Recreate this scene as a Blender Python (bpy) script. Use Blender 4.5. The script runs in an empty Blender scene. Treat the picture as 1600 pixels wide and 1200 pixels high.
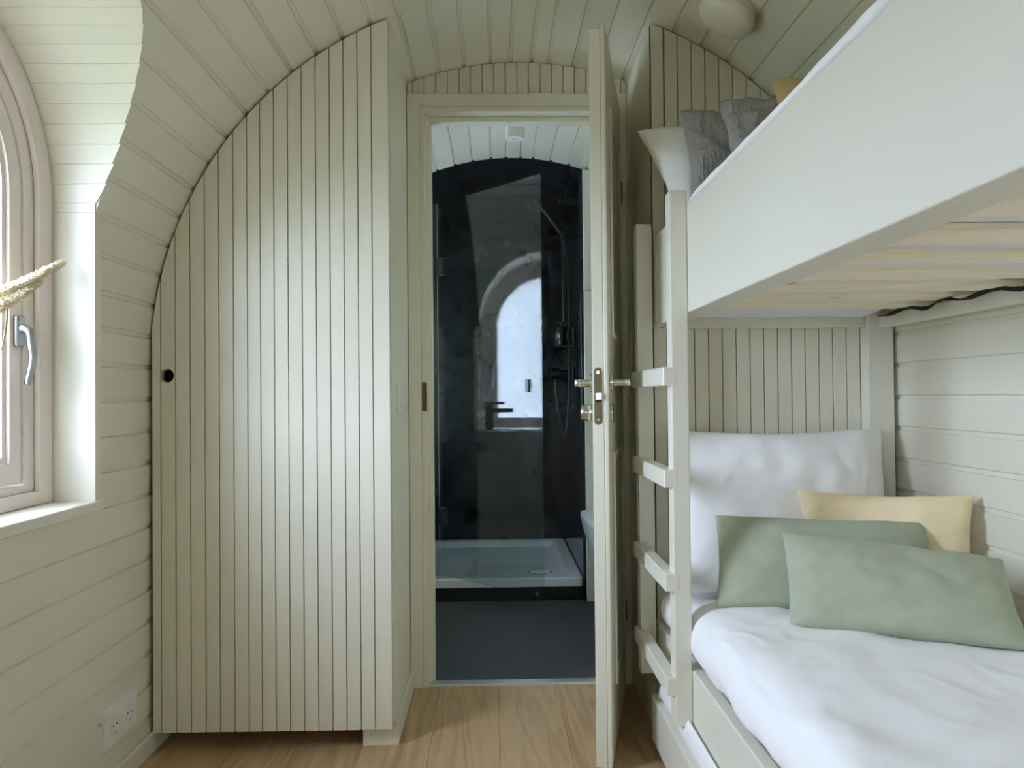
import bpy, bmesh, math, random
from mathutils import Vector, Matrix, noise
random.seed(7)
PI = math.pi
S = bpy.context.scene
COL = S.collection

# ------------------------------------------------------------------ camera
FPX = 1260.0                      # focal length in pixels of a 1600 px wide frame
CAMH = 0.95
_y = Vector((772 - 800, 619 - 600, FPX)).normalized()          # world +Y seen by the camera (x right, y down, z forward)
_d = Vector((.0095, 1, 0)); _d.z = -(_d.x * _y.x + _d.y * _y.y) / _y.z; _d.normalize()
_x = _d.cross(_y)
cam_right = Vector((_x.x, _y.x, -_d.x)); cam_down = Vector((_x.y, _y.y, -_d.y)); cam_fwd = Vector((_x.z, _y.z, -_d.z))
cd = bpy.data.cameras.new('camera'); cam = bpy.data.objects.new('camera', cd); COL.objects.link(cam)
cd.sensor_width = 36; cd.sensor_fit = 'HORIZONTAL'; cd.lens = 36 * FPX / 1600; cd.clip_start = .02
m3 = Matrix((cam_right, -cam_down, -cam_fwd)).transposed()
cam.matrix_world = Matrix.Translation((0, 0, CAMH)) @ m3.to_4x4()
S.camera = cam

# ------------------------------------------------------------------ sky, exposure
W = bpy.data.worlds.new('overcast_sky'); S.world = W; W.use_nodes = True
wb = W.node_tree.nodes['Background']
wb.inputs[0].default_value = (.82, .92, 1.15, 1); wb.inputs[1].default_value = 17.0
S.view_settings.view_transform = 'Standard'; S.view_settings.look = 'None'
S.view_settings.gamma = 1.0; S.view_settings.use_curve_mapping = False
S.view_settings.exposure = 0.82
S.cycles.use_denoising = True
S.cycles.max_bounces = 14; S.cycles.diffuse_bounces = 11; S.cycles.adaptive_threshold = .015; S.cycles.glossy_bounces = 6
S.cycles.transparent_max_bounces = 16; S.cycles.transmission_bounces = 8
S.cycles.sample_clamp_indirect = 8

def portal(name, loc, rot, sx, sy):
    l = bpy.data.lights.new(name, 'AREA'); l.shape = 'RECTANGLE'; l.size = sx; l.size_y = sy
    l.cycles.is_portal = True
    o = bpy.data.objects.new(name, l); COL.objects.link(o); o.location = loc; o.rotation_euler = rot
    return o
# daylight sampling guides standing in the window openings (they give no light of their own)
portal('window_daylight', (-1.045, 1.45, 1.23), (0, -PI / 2, 0), 1.02, .52)
portal('bathroom_daylight', (-1.06, 3.38, 1.19), (0, -PI / 2, 0), .98, .66)
portal('added_window_daylight', (-1.045, -.95, 1.23), (0, -PI / 2, 0), 1.02, .52)

# ------------------------------------------------------------------ materials
def new_mat(name):
    m = bpy.data.materials.new(name); m.use_nodes = True
    nt = m.node_tree; b = nt.nodes['Principled BSDF']
    return m, nt, b
def srgb(r, g, b):
    f = lambda c: ((c / 255 + .055) / 1.055) ** 2.4 if c > 10 else c / 255 / 12.92
    return (f(r), f(g), f(b), 1)
def N(nt, t, **kw):
    n = nt.nodes.new(t)
    for k, v in kw.items(): setattr(n, k, v)
    return n
def paint(name, col, rough=.45, vary=.05, bump=.06, scale=(6, 6, 6), bscale=60, spec=.5):
    m, nt, b = new_mat(name); L = nt.links
    tc = N(nt, 'ShaderNodeTexCoord'); mp = N(nt, 'ShaderNodeMapping'); mp.inputs['Scale'].default_value = scale
    L.new(tc.outputs['Object'], mp.inputs[0])
    nz = N(nt, 'ShaderNodeTexNoise'); nz.inputs['Scale'].default_value = 1.0; nz.inputs['Detail'].default_value = 4
    L.new(mp.outputs[0], nz.inputs['Vector'])
    oi = N(nt, 'ShaderNodeObjectInfo')
    ad = N(nt, 'ShaderNodeMath', operation='ADD'); L.new(nz.outputs[0], ad.inputs[0]); L.new(oi.outputs['Random'], ad.inputs[1])
    mr = N(nt, 'ShaderNodeMapRange'); mr.inputs[1].default_value = .2; mr.inputs[2].default_value = 1.8
    mr.inputs[3].default_value = 1 - vary; mr.inputs[4].default_value = 1 + vary
    L.new(ad.outputs[0], mr.inputs[0])
    mx = N(nt, 'ShaderNodeVectorMath', operation='SCALE'); mx.inputs[0].default_value = col[:3]
    L.new(mr.outputs[0], mx.inputs['Scale']); L.new(mx.outputs[0], b.inputs['Base Color'])
    b.inputs['Roughness'].default_value = rough; b.inputs['Specular IOR Level'].default_value = spec
    if bump:
        n2 = N(nt, 'ShaderNodeTexNoise'); n2.inputs['Scale'].default_value = bscale; n2.inputs['Detail'].default_value = 3
        L.new(tc.outputs['Object'], n2.inputs['Vector'])
        bp = N(nt, 'ShaderNodeBump'); bp.inputs['Strength'].default_value = bump; bp.inputs['Distance'].default_value = .002
        L.new(n2.outputs[0], bp.inputs['Height']); L.new(bp.outputs[0], b.inputs['Normal'])
    return m
def plain(name, col, rough=.4, metal=0, spec=.5):
    m, nt, b = new_mat(name); b.inputs['Base Color'].default_value = col
    b.inputs['Roughness'].default_value = rough; b.inputs['Metallic'].default_value = metal
    b.inputs['Specular IOR Level'].default_value = spec
    return m
CREAM = srgb(226, 223, 206)
M = {}
M['paint'] = paint('cream_paint', CREAM, .42, .03, .05)
M['paint_bed'] = paint('cream_bed_paint', srgb(228, 226, 212), .4, .02, .03)
M['window_wood'] = paint('white_washed_wood', srgb(232, 222, 216), .4, .04, .05, (3, 3, 30))
M['groove'] = paint('groove_back', srgb(170, 165, 135), .6, .02, 0)
M['white'] = plain('white_plastic', srgb(232, 232, 230), .3)
M['ceramic'] = plain('white_ceramic', srgb(235, 238, 238), .12)
M['tray'] = plain('white_acrylic', srgb(238, 242, 243), .25)
M['dark_panel'] = paint('dark_shower_panel', (.010, .0135, .019, 1), .10, .1, .0, spec=.5)
M['black'] = plain('matt_black_metal', (.008, .009, .010, 1), .35)
M['hole_shade'] = plain('painted_hole_shade', (.01, .01, .009, 1), .9)  # flat black painted in for the shade inside small holes and slots
M['chrome'] = plain('chrome', (.75, .74, .72, 1), .12, 1)
M['steel'] = plain('brushed_steel', (.42, .43, .44, 1), .32, 1)
M['brass_dark'] = plain('bronzed_metal', srgb(120, 112, 80), .45, .6)
M['brown'] = plain('brown_strike', srgb(110, 84, 52), .5, .3)
M['alu'] = plain('aluminium_strip', (.62, .66, .68, 1), .35, .8)
M['strap'] = plain('black_webbing', (.006, .006, .006, 1), .8)
M['lamp_glass'] = plain('opal_glass', srgb(225, 222, 205), .35)
M['vase'] = paint('stoneware', srgb(190, 180, 165), .7, .08, .2)

def glass_mat(name, tint, refl, rough=0.0):
    m = bpy.data.materials.new(name); m.use_nodes = True; nt = m.node_tree; nt.nodes.clear(); L = nt.links
    o = N(nt, 'ShaderNodeOutputMaterial'); mx = N(nt, 'ShaderNodeMixShader')
    t = N(nt, 'ShaderNodeBsdfTransparent'); t.inputs[0].default_value = tint
    g = N(nt, 'ShaderNodeBsdfGlossy'); g.inputs['Roughness'].default_value = rough; g.inputs[0].default_value = (1, 1, 1, 1)
    fr = N(nt, 'ShaderNodeLayerWeight'); fr.inputs[0].default_value = .5
    mr = N(nt, 'ShaderNodeMapRange'); mr.inputs[3].default_value = refl; mr.inputs[4].default_value = .9
    pw = N(nt, 'ShaderNodeMath', operation='POWER'); pw.inputs[1].default_value = 3
    L.new(fr.outputs['Facing'], pw.inputs[0]); L.new(pw.outputs[0], mr.inputs[0])
    L.new(mr.outputs[0], mx.inputs[0]); L.new(t.outputs[0], mx.inputs[1]); L.new(g.outputs[0], mx.inputs[2]); L.new(mx.outputs[0], o.inputs[0])
    return m
M['pane'] = glass_mat('window_glass', (.95, .98, 1, 1), .05)
M['shower_glass'] = glass_mat('shower_glass', (.90, .945, .95, 1), .02)
def frosted():
    m = bpy.data.materials.new('frosted_glass'); m.use_nodes = True; nt = m.node_tree; nt.nodes.clear(); L = nt.links
    o = N(nt, 'ShaderNodeOutputMaterial'); mx = N(nt, 'ShaderNodeMixShader'); mx.inputs[0].default_value = .05
    t = N(nt, 'ShaderNodeBsdfTranslucent'); t.inputs[0].default_value = (.76, .80, .82, 1)
    g = N(nt, 'ShaderNodeBsdfGlossy'); g.inputs['Roughness'].default_value = .3
    L.new(t.outputs[0], mx.inputs[1]); L.new(g.outputs[0], mx.inputs[2]); L.new(mx.outputs[0], o.inputs[0]); return m
M['frosted'] = frosted()

def wood(name, c1, c2, grain=(18, 1.2, 18), knots=None, rough=.45, bump=.15):
    m, nt, b = new_mat(name); L = nt.links
    tc = N(nt, 'ShaderNodeTexCoord'); oi = N(nt, 'ShaderNodeObjectInfo')
    cmb = N(nt, 'ShaderNodeCombineXYZ')
    for i, k in enumerate((37.0, 53.0, 19.0)):
        mm = N(nt, 'ShaderNodeMath', operation='MULTIPLY'); mm.inputs[1].default_value = k
        L.new(oi.outputs['Random'], mm.inputs[0]); L.new(mm.outputs[0], cmb.inputs[i])
    ad = N(nt, 'ShaderNodeVectorMath', operation='ADD'); L.new(tc.outputs['Object'], ad.inputs[0]); L.new(cmb.outputs[0], ad.inputs[1])
    mp = N(nt, 'ShaderNodeMapping'); mp.inputs['Scale'].default_value = grain; L.new(ad.outputs[0], mp.inputs[0])
    n1 = N(nt, 'ShaderNodeTexNoise'); n1.inputs['Scale'].default_value = 1; n1.inputs['Detail'].default_value = 2; n1.inputs['Distortion'].default_value = .6
    L.new(mp.outputs[0], n1.inputs['Vector'])
    rg = N(nt, 'ShaderNodeMath', operation='MULTIPLY'); rg.inputs[1].default_value = 9.0; L.new(n1.outputs[0], rg.inputs[0])
    fr = N(nt, 'ShaderNodeMath', operation='PINGPONG'); fr.inputs[1].default_value = .5; L.new(rg.outputs[0], fr.inputs[0])
    mp2 = N(nt, 'ShaderNodeMapping'); mp2.inputs['Scale'].default_value = tuple(g * 12 if g > 5 else g * 4 for g in grain); L.new(ad.outputs[0], mp2.inputs[0])
    n2 = N(nt, 'ShaderNodeTexNoise'); n2.inputs['Scale'].default_value = 1; n2.inputs['Detail'].default_value = 3; L.new(mp2.outputs[0], n2.inputs['Vector'])
    a = N(nt, 'ShaderNodeMath', operation='MULTIPLY_ADD'); a.inputs[1].default_value = 1.0; L.new(fr.outputs[0], a.inputs[0]); 
    s = N(nt, 'ShaderNodeMath', operation='MULTIPLY'); s.inputs[1].default_value = .9; L.new(n2.outputs[0], s.inputs[0]); L.new(s.outputs[0], a.inputs[2])
    rv = N(nt, 'ShaderNodeMath', operation='MULTIPLY_ADD'); rv.inputs[1].default_value = .25; L.new(oi.outputs['Random'], rv.inputs[0]); L.new(a.outputs[0], rv.inputs[2])
    cr = N(nt, 'ShaderNodeValToRGB'); cr.color_ramp.elements[0].position = .3; cr.color_ramp.elements[1].position = 1.2 if False else 1.0
    cr.color_ramp.elements[0].color = c2; cr.color_ramp.elements[1].color = c1
    L.new(rv.outputs[0], cr.inputs[0]); out = cr.outputs[0]
    if knots:
        mk = N(nt, 'ShaderNodeMapping'); mk.inputs['Scale'].default_value = knots; L.new(ad.outputs[0], mk.inputs[0])
        vo = N(nt, 'ShaderNodeTexVoronoi'); vo.inputs['Scale'].default_value = 1; L.new(mk.outputs[0], vo.inputs['Vector'])
        r2 = N(nt, 'ShaderNodeValToRGB'); r2.color_ramp.elements[0].position = .05; r2.color_ramp.elements[1].position = .12
        r2.color_ramp.elements[0].color = (1, 1, 1, 1); r2.color_ramp.elements[1].color = (0, 0, 0, 1)
        L.new(vo.outputs['Distance'], r2.inputs[0])
        mk2 = N(nt, 'ShaderNodeMix', data_type='RGBA'); L.new(r2.outputs[0], mk2.inputs[0]); L.new(out, mk2.inputs[6]); mk2.inputs[7].default_value = srgb(120, 80, 45)
        out = mk2.outputs[2]
    L.new(out, b.inputs['Base Color']); b.inputs['Roughness'].default_value = rough
    bp = N(nt, 'ShaderNodeBump'); bp.inputs['Strength'].default_value = bump; bp.inputs['Distance'].default_value = .001
    L.new(n2.outputs[0], bp.inputs['Height']); L.new(bp.outputs[0], b.inputs['Normal'])
    return m
M['oak'] = wood('oak_plank', srgb(200, 170, 130), srgb(165, 134, 97), (9, .8, 9))
M['pine'] = wood('pine_slat', srgb(254, 243, 221), srgb(246, 226, 190), (1.2, 22, 30), (5, 22, 22), .55)

def fabric(name, col, weave=900, rough=.9, bump=.25, vary=.06, mottle=14, corduroy=0, wrinkle=None):
    m, nt, b = new_mat(name); L = nt.links
    tc = N(nt, 'ShaderNodeTexCoord')
    n1 = N(nt, 'ShaderNodeTexNoise'); n1.inputs['Scale'].default_value = mottle; n1.inputs['Detail'].default_value = 5; L.new(tc.outputs['Object'], n1.inputs['Vector'])
    mr = N(nt, 'ShaderNodeMapRange'); mr.inputs[1].default_value = .3; mr.inputs[2].default_value = .7; mr.inputs[3].default_value = 1 - vary; mr.inputs[4].default_value = 1 + vary
    L.new(n1.outputs[0], mr.inputs[0])
    mx = N(nt, 'ShaderNodeVectorMath', operation='SCALE'); mx.inputs[0].default_value = col[:3]; L.new(mr.outputs[0], mx.inputs['Scale'])
    L.new(mx.outputs[0], b.inputs['Base Color']); b.inputs['Roughness'].default_value = rough
    b.inputs['Sheen Weight'].default_value = .15; b.inputs['Specular IOR Level'].default_value = .15
    if corduroy:
        w = N(nt, 'ShaderNodeTexWave', wave_type='BANDS', bands_direction='Y'); w.inputs['Scale'].default_value = corduroy; w.inputs['Distortion'].default_value = .3
        L.new(tc.outputs['UV'], w.inputs['Vector']); h = w.outputs['Fac']
        dk = N(nt, 'ShaderNodeMapRange'); dk.inputs[3].default_value = .93; dk.inputs[4].default_value = 1.03; L.new(h, dk.inputs[0])
        m2 = N(nt, 'ShaderNodeVectorMath', operation='SCALE'); L.new(mx.outputs[0], m2.inputs[0]); L.new(dk.outputs[0], m2.inputs['Scale']); L.new(m2.outputs[0], b.inputs['Base Color'])
        dist = .003
    else:
        n2 = N(nt, 'ShaderNodeTexNoise'); n2.inputs['Scale'].default_value = weave; n2.inputs['Detail'].default_value = 2; L.new(tc.outputs['Object'], n2.inputs['Vector']); h = n2.outputs[0]
        dist = .001
    bp = N(nt, 'ShaderNodeBump'); bp.inputs['Strength'].default_value = bump; bp.inputs['Distance'].default_value = dist
    L.new(h, bp.inputs['Height']); L.new(bp.outputs[0], b.inputs['Normal'])
    if wrinkle:      # creases in the cloth, coarser than the weave
        mp = N(nt, 'ShaderNodeMapping'); mp.inputs['Scale'].default_value = wrinkle[:3]; L.new(tc.outputs['Object'], mp.inputs[0])
        nw = N(nt, 'ShaderNodeTexNoise'); nw.inputs['Scale'].default_value = 1; nw.inputs['Detail'].default_value = 4; nw.inputs['Distortion'].default_value = 1.2
        nw.noise_type = 'RIDGED_MULTIFRACTAL' if wrinkle[3] > .5 else 'FBM'
        L.new(mp.outputs[0], nw.inputs['Vector'])
        b2 = N(nt, 'ShaderNodeBump'); b2.inputs['Strength'].default_value = wrinkle[3]; b2.inputs['Distance'].default_value = wrinkle[4]
        L.new(nw.outputs[0], b2.inputs['Height']); L.new(bp.outputs[0], b2.inputs['Normal']); L.new(b2.outputs[0], b.inputs['Normal'])
    return m
M['linen_white'] = fabric('white_cotton', srgb(248, 248, 249), 500, .85, .1, .01, wrinkle=(9, 6, 9, .51, .014))
M['green'] = fabric('sage_linen', srgb(174, 181, 158), 420, .92, .3, .06, 26, wrinkle=(20, 20, 20, .35, .006))
M['beige'] = fabric('beige_corduroy', srgb(255, 234, 192), bump=.35, corduroy=30, vary=.04)
M['mustard'] = fabric('mustard_corduroy', srgb(205, 176, 122), bump=.5, corduroy=30, vary=.05)
M['grey'] = fabric('grey_crinkled_linen', srgb(158, 157, 156), 260, .92, .5, .08, 20, wrinkle=(85, 85, 14, .7, .007))
M['mattress'] = fabric('white_mattress', srgb(232, 233, 238), 300, .9, .1, .01)
M['plume'] = fabric('dry_seed', srgb(222, 210, 178), 300, .9, .2, .32, 330)
M['straw'] = fabric('dry_straw', srgb(205, 190, 140), 300, .8, .1, .1, 40)
def vinyl():
    m, nt, b = new_mat('dark_woven_vinyl'); L = nt.links
    tc = N(nt, 'ShaderNodeTexCoord')
    w1 = N(nt, 'ShaderNodeTexWave', bands_direction='DIAGONAL'); w1.inputs['Scale'].default_value = 70; w1.inputs['Distortion'].default_value = 2; w1.inputs['Detail'].default_value = 2
    L.new(tc.outputs['Object'], w1.inputs['Vector'])
    nz = N(nt, 'ShaderNodeTexNoise'); nz.inputs['Scale'].default_value = 220; L.new(tc.outputs['Object'], nz.inputs['Vector'])
    ml = N(nt, 'ShaderNodeMath', operation='MULTIPLY'); L.new(w1.outputs['Fac'], ml.inputs[0]); L.new(nz.outputs[0], ml.inputs[1])
    cr = N(nt, 'ShaderNodeValToRGB'); cr.color_ramp.elements[0].color = (.016, .018, .020, 1); cr.color_ramp.elements[1].color = (.13, .14, .145, 1)
    cr.color_ramp.elements[0].position = .1; cr.color_ramp.elements[1].position = .6
    L.new(ml.outputs[0], cr.inputs[0]); L.new(cr.outputs[0], b.inputs['Base Color']); b.inputs['Roughness'].default_value = .6
    bp = N(nt, 'ShaderNodeBump'); bp.inputs['Strength'].default_value = .4; bp.inputs['Distance'].default_value = .001
    L.new(ml.outputs[0], bp.inputs['Height']); L.new(bp.outputs[0], b.inputs['Normal'])
    return m
M['vinyl'] = vinyl()
M['ground'] = paint('ground_grass', (.14, .145, .10, 1), .9, .3, .3)

# ------------------------------------------------------------------ helpers
def tag(o, label=None, cat=None, group=None, kind=None):
    if label: o['label'] = label
    if cat: o['category'] = cat
    if group: o['group'] = group
    if kind: o['kind'] = kind
    return o
def empty(name, loc=(0, 0, 0), label=None, cat=None, group=None, kind=None, parent=None):
    o = bpy.data.objects.new(name, None); COL.objects.link(o); o.location = loc; o.empty_display_size = .05
    if parent: o.parent = parent; o.location = Vector(loc) - origin_of(parent)
    return tag(o, label, cat, group, kind)
def origin_of(p):
    v = Vector((0, 0, 0))
    while p is not None: v += p.location; p = p.parent
    return v
def put(name, bm_or_data, mat, parent=None, smooth=False, local=False, angle=None):
    """link ONE mesh object; vertices are world coordinates unless local"""
    me = bpy.data.meshes.new(name)
    if isinstance(bm_or_data, bmesh.types.BMesh):
        bmesh.ops.recalc_face_normals(bm_or_data, faces=bm_or_data.faces[:])
        bm_or_data.to_mesh(me); bm_or_data.free()
    else:
        me.from_pydata(*[bm_or_data[0], [], bm_or_data[1]])
        if len(bm_or_data) > 2:
            uv = me.uv_layers.new(name='UVMap')
            for lp in me.loops: uv.data[lp.index].uv = bm_or_data[2][lp.vertex_index]
    o = bpy.data.objects.new(name, me); COL.objects.link(o)
    if mat is not None: me.materials.append(M[mat] if isinstance(mat, str) else mat)
    if parent is not None:
        o.parent = parent
        if not local: me.transform(Matrix.Translation(-origin_of(parent)))
    elif not local:
        # top-level single mesh: origin to the middle of its base
        xs = [v.co for v in me.vertices]
        base = Vector(((min(v.x for v in xs) + max(v.x for v in xs)) / 2, (min(v.y for v in xs) + max(v.y for v in xs)) / 2, min(v.z for v in xs)))
        me.transform(Matrix.Translation(-base)); o.location = base
    if smooth:
        for p in me.polygons: p.use_smooth = True
        if angle: me.set_sharp_from_angle(angle=angle)
    return o
def b_box(bm, x0, x1, y0, y1, z0, z1, bev=0.0, seg=1):
    t = bmesh.new()
    bmesh.ops.create_cube(t, size=1)
    for v in t.verts:
        v.co = Vector(((x0 + x1) / 2 + v.co.x * (x1 - x0), (y0 + y1) / 2 + v.co.y * (y1 - y0), (z0 + z1) / 2 + v.co.z * (z1 - z0)))
    if bev: bmesh.ops.bevel(t, geom=t.edges[:], offset=bev, segments=seg, profile=.5, affect='EDGES')
    merge(bm, t); return bm
def merge(bm, t):
    me = bpy.data.meshes.new('tmp'); t.to_mesh(me); t.free(); bm.from_mesh(me); bpy.data.meshes.remove(me)
def box(name, x0, x1, y0, y1, z0, z1, mat, parent=None, bev=.0015, seg=1, local=False):
    bm = bmesh.new(); b_box(bm, x0, x1, y0, y1, z0, z1, bev, seg)
    return put(name, bm, mat, parent, local=local)
def poly_prism(pts, f0, f1, bev=0.0):
    """closed polygon pts (u,v); f0/f1 map (u,v)->Vector for the two faces"""
    bm = bmesh.new()
    a = [bm.verts.new(f0(*p)) for p in pts]; b = [bm.verts.new(f1(*p)) for p in pts]
    bm.faces.new(a); bm.faces.new(b[::-1]); n = len(pts)
    for i in range(n): bm.faces.new((a[i], b[i], b[(i + 1) % n], a[(i + 1) % n]))
    if bev: bmesh.ops.bevel(bm, geom=bm.edges[:], offset=bev, segments=1, profile=.5, affect='EDGES')
    return bm
def tube(bm, pts, r, n=10, caps=True, rs=None):
    pts = [Vector(p) for p in pts]; rings = []; up = None
    for i, p in enumerate(pts):
        d = (pts[min(i + 1, len(pts) - 1)] - pts[max(i - 1, 0)]).normalized()
        if up is None:
            up = Vector((0, 0, 1)) if abs(d.z) < .9 else Vector((1, 0, 0))
        s = d.cross(up).normalized(); up = s.cross(d).normalized(); rr = rs[i] if rs else r
        rings.append([bm.verts.new(p + (s * math.cos(2 * PI * k / n) + up * math.sin(2 * PI * k / n)) * rr) for k in range(n)])
    for a, b in zip(rings, rings[1:]):
        for k in range(n): bm.faces.new((a[k], a[(k + 1) % n], b[(k + 1) % n], b[k]))
    if caps: bm.faces.new(rings[0][::-1]); bm.faces.new(rings[-1])
    return bm
def cyl(bm, p0, p1, r, n=20, bev=0):
    p0, p1 = Vector(p0), Vector(p1)
    if bev:
        d = (p1 - p0).normalized()
        return tube(bm, [p0, p0 + d * bev, p1 - d * bev, p1], r, n, True, [r - bev, r, r, r - bev])
    return tube(bm, [p0, p1], r, n)
def lathe(bm, prof, center, axis='Z', n=32, rot=None):
    rings = []
    for r, h in prof:
        ring = []
        for k in range(n):
            a = 2 * PI * k / n; v = Vector((r * math.cos(a), r * math.sin(a), h))
            if rot is not None: v = rot @ v
            ring.append(bm.verts.new(Vector(center) + v))
        rings.append(ring)
    for a, b in zip(rings, rings[1:]):
        for k in range(n): bm.faces.new((a[k], a[(k + 1) % n], b[(k + 1) % n], b[k]))
    bm.faces.new(rings[0][::-1]); bm.faces.new(rings[-1])
    return bm
def spline(pts, n=8):
    """Catmull-Rom through pts"""
    P = [Vector(p) for p in pts]; P = [P[0] * 2 - P[1]] + P + [P[-1] * 2 - P[-2]]; out = []
    for i in range(1, len(P) - 2):
        for k in range(n):
            t = k / n; a, b, c, d = P[i - 1:i + 3]
            out.append(.5 * ((2 * b) + (c - a) * t + (2 * a - 5 * b + 4 * c - d) * t * t + (3 * b - a - 3 * c + d) * t ** 3))
    out.append(P[-2]); return out

# ------------------------------------------------------------------ the shell: a barrel vault on upright walls
CX, CZ, R = .0906, 1.0377, 1.0252
XL, XR = CX - R, CX + R
HALF = R * PI
def vault_x(z, side=-1, r=R):
    return CX + side * (math.sqrt(max(r * r - (z - CZ) ** 2, 0)) if z > CZ else r)
def vault_z(x, r=R):
    return CZ + math.sqrt(max(r * r - (x - CX) ** 2, 0))
def path(t, depth):
    """t = arc length counted from the right springing (0) over the crown to the left one (HALF); beyond that down the walls"""
    r = R + depth
    if t < 0: return (CX + r, CZ + t)
    if t > HALF: return (CX - r, CZ - (t - HALF))
    a = t / R
    return (CX + r * math.cos(a), CZ + r * math.sin(a))
left = [3.2273 - .0843 * k for k in range(15)]
seams = [3.2273 + .0852 * k for k in range(12, 0, -1)] + left + [1.9656, 1.8788, 1.7952, 1.7094, 1.64, 1.57, 1.5134, 1.4296, 1.345, 1.2591, 1.1768, 1.0892, 1.0028, .9215] \
    + [.9215 - .0845 * k for k in range(1, 12)] + [-.0116 - .0852 * k for k in range(1, 13)]
seams = sorted(set(round(s, 4) for s in seams))
seams = [s for i, s in enumerate(seams) if i == 0 or s - seams[i - 1] > .03]
BOT_L, BOT_R = HALF + CZ, -CZ
seams = [BOT_R] + [s for s in seams if BOT_R + .02 < s < BOT_L - .02] + [BOT_L]
WIN1 = dict(yc=1.45, r=.350, zs=1.386, z0=.703)
WIN3 = dict(yc=-.95, r=.350, zs=1.386, z0=.703)  # unseen window, added to bring more light to bed and ceiling
WIN2 = dict(yc=3.38, r=.375, zs=1.335, z0=.70)
def half_width(win, z):
    if z < win['z0'] - .006: return 0
    r = win['r'] + .004          # the boards stop inside the thickness of the recess lining
    if z <= win['zs']: return r
    return math.sqrt(max(r ** 2 - (z - win['zs']) ** 2, 0))
def shell(y0, y1, wins, owner_of, mat='paint', notch=True):
    for a, b in zip(seams, seams[1:]):
        # soft edge at the far side of the crown, square edge and recessed tongue at the other
        prof = [(a, .006), (a + .003, 0), (b - .011, 0), (b - .0108, .006), (b, .006)]
        mid = (a + b) / 2
        if HALF / 2 < mid < HALF and any(0 < half_width(w_, path(t_, 0)[1]) for w_ in wins for t_ in (a, b)):
            m_ = 12; f0_, f1_ = a + .003, b - .011
            prof = [prof[0]] + [(f0_ + (f1_ - f0_) * k / m_, 0) for k in range(m_ + 1)] + prof[3:5]
        nf = len(prof); prof = prof + [(t, .022) for t, d in reversed(prof)]
        pts = [path(t, d) for t, d in prof]; n_ = len(pts); par = owner_of(mid)
        spans = []; start = [y0] * n_
        for win in (wins if mid > HALF / 2 else ()):
            ws = [half_width(win, z) for x, z in pts]
            if max(ws) <= 0: continue
            spans.append((start, [win['yc'] - w for w in ws])); start = [win['yc'] + w for w in ws]
        spans.append((start, [y1] * n_))
        for s, e in spans:
            bm = bmesh.new()
            A = [bm.verts.new((p[0], yy, p[1])) for p, yy in zip(pts, s)]; B = [bm.verts.new((p[0], yy, p[1])) for p, yy in zip(pts, e)]
            for i in range(n_): bm.faces.new((A[i], B[i], B[(i + 1) % n_], A[(i + 1) % n_]))
            for i in range(nf - 1):      # end grain as a strip of quads
                bm.faces.new((A[i], A[i + 1], A[n_ - 2 - i], A[n_ - 1 - i])); bm.faces.new((B[i + 1], B[i], B[n_ - 1 - i], B[n_ - 2 - i]))
            put('board', bm, mat, par)
YW, YB, YS, YE, YN = 2.67, 2.745, 3.75, 4.80, -1.80   # door wall, bathroom side of it, shower front, shower back, end behind the camera
wall_left = empty('wall_left', (XL, 0, 0), 'cream horizontal boarded wall around the arched window', 'wall', kind='structure')
wall_right = empty('wall_right', (XR, 0, 0), 'cream horizontal boarded wall behind the bunk bed', 'wall', kind='structure')
ceiling = empty('ceiling', (CX, 0, CZ + R), 'curved cream boarded barrel ceiling over the bedroom', 'ceiling', kind='structure')
shell(YN, 2.70, (WIN3, WIN1), lambda t: wall_right if t < 0 else wall_left if t > HALF else ceiling)
wbl = empty('wall_bathroom_left', (XL, 3.2, 0), 'boarded bathroom wall with frosted window seen mirrored in shower glass', 'wall', kind='structure')
wbr = empty('wall_bathroom_right', (XR, 3.2, 0), 'boarded bathroom side wall beside the toilet', 'wall', kind='structure')
cb = empty('ceiling_bathroom', (CX, 3.2, CZ + R), 'curved pale boarded ceiling of the bathroom', 'ceiling', kind='structure')
shell(2.70, YS, (WIN2,), lambda t: wbr if t < 0 else wbl if t > HALF else cb)

def arch_pts(x0, x1, z0, r=R, n=24):
    """polygon between x0 and x1, from z0 up to the vault"""
    x0 = max(x0, CX - r); x1 = min(x1, CX + r)
    top = []
    for i in range(n + 1):
        x = x1 + (x0 - x1) * i / n; top.append((x, vault_z(x, r)))
    return [(x0, z0), (x1, z0)] + [p for p in top if p[1] > z0 + .0005]
def arch_slab(name, x0, x1, z0, y0, y1, mat, parent, r=R, n=24):
    return put(name, poly_prism(arch_pts(x0, x1, z0, r, n), lambda u, v: Vector((u, y0, v)), lambda u, v: Vector((u, y1, v))), mat, parent)
# rectangle-ish polygons below springing: arch_pts already gives upright sides because vault_z(CX±r)=CZ
# --- floors
floor = empty('floor', (0, 0, 0), 'oak plank floor of the bedroom', 'floor', kind='structure')
box('subfloor', XL - .02, XR + .02, YN - .02, 2.70, -.06, -.012, 'groove', floor, 0)
xp = -.183
xs = sorted([xp + .1895 * k for k in range(-5, 8)])
for i, x in enumerate(xs[:-1]):
    x0, x1 = max(x, XL), min(xs[i + 1], XR)
    if x1 - x0 < .01: continue
    y = YN + [0, .35, 1.4, .15, .3, 1.3, .05, .38, 1.45, .2, 1.35, .1, .3][i] - 1.25
    while y < 2.66:
        a, b_ = max(y, YN), min(y + 1.5, 2.665)
        if b_ - a > .01:
            box('plank', x0 + .0003, x1 - .0003, a + .0003, b_ - .0003, -.012, 0, 'oak', floor, .0008)
        y += 1.5
fb = empty('floor_bathroom', (0, 3, 0), 'dark woven vinyl floor of the bathroom', 'floor', kind='structure')
box('vinyl_sheet', XL, XR, 2.70, YE, -.05, -.001, 'vinyl', fb, 0)
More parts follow.
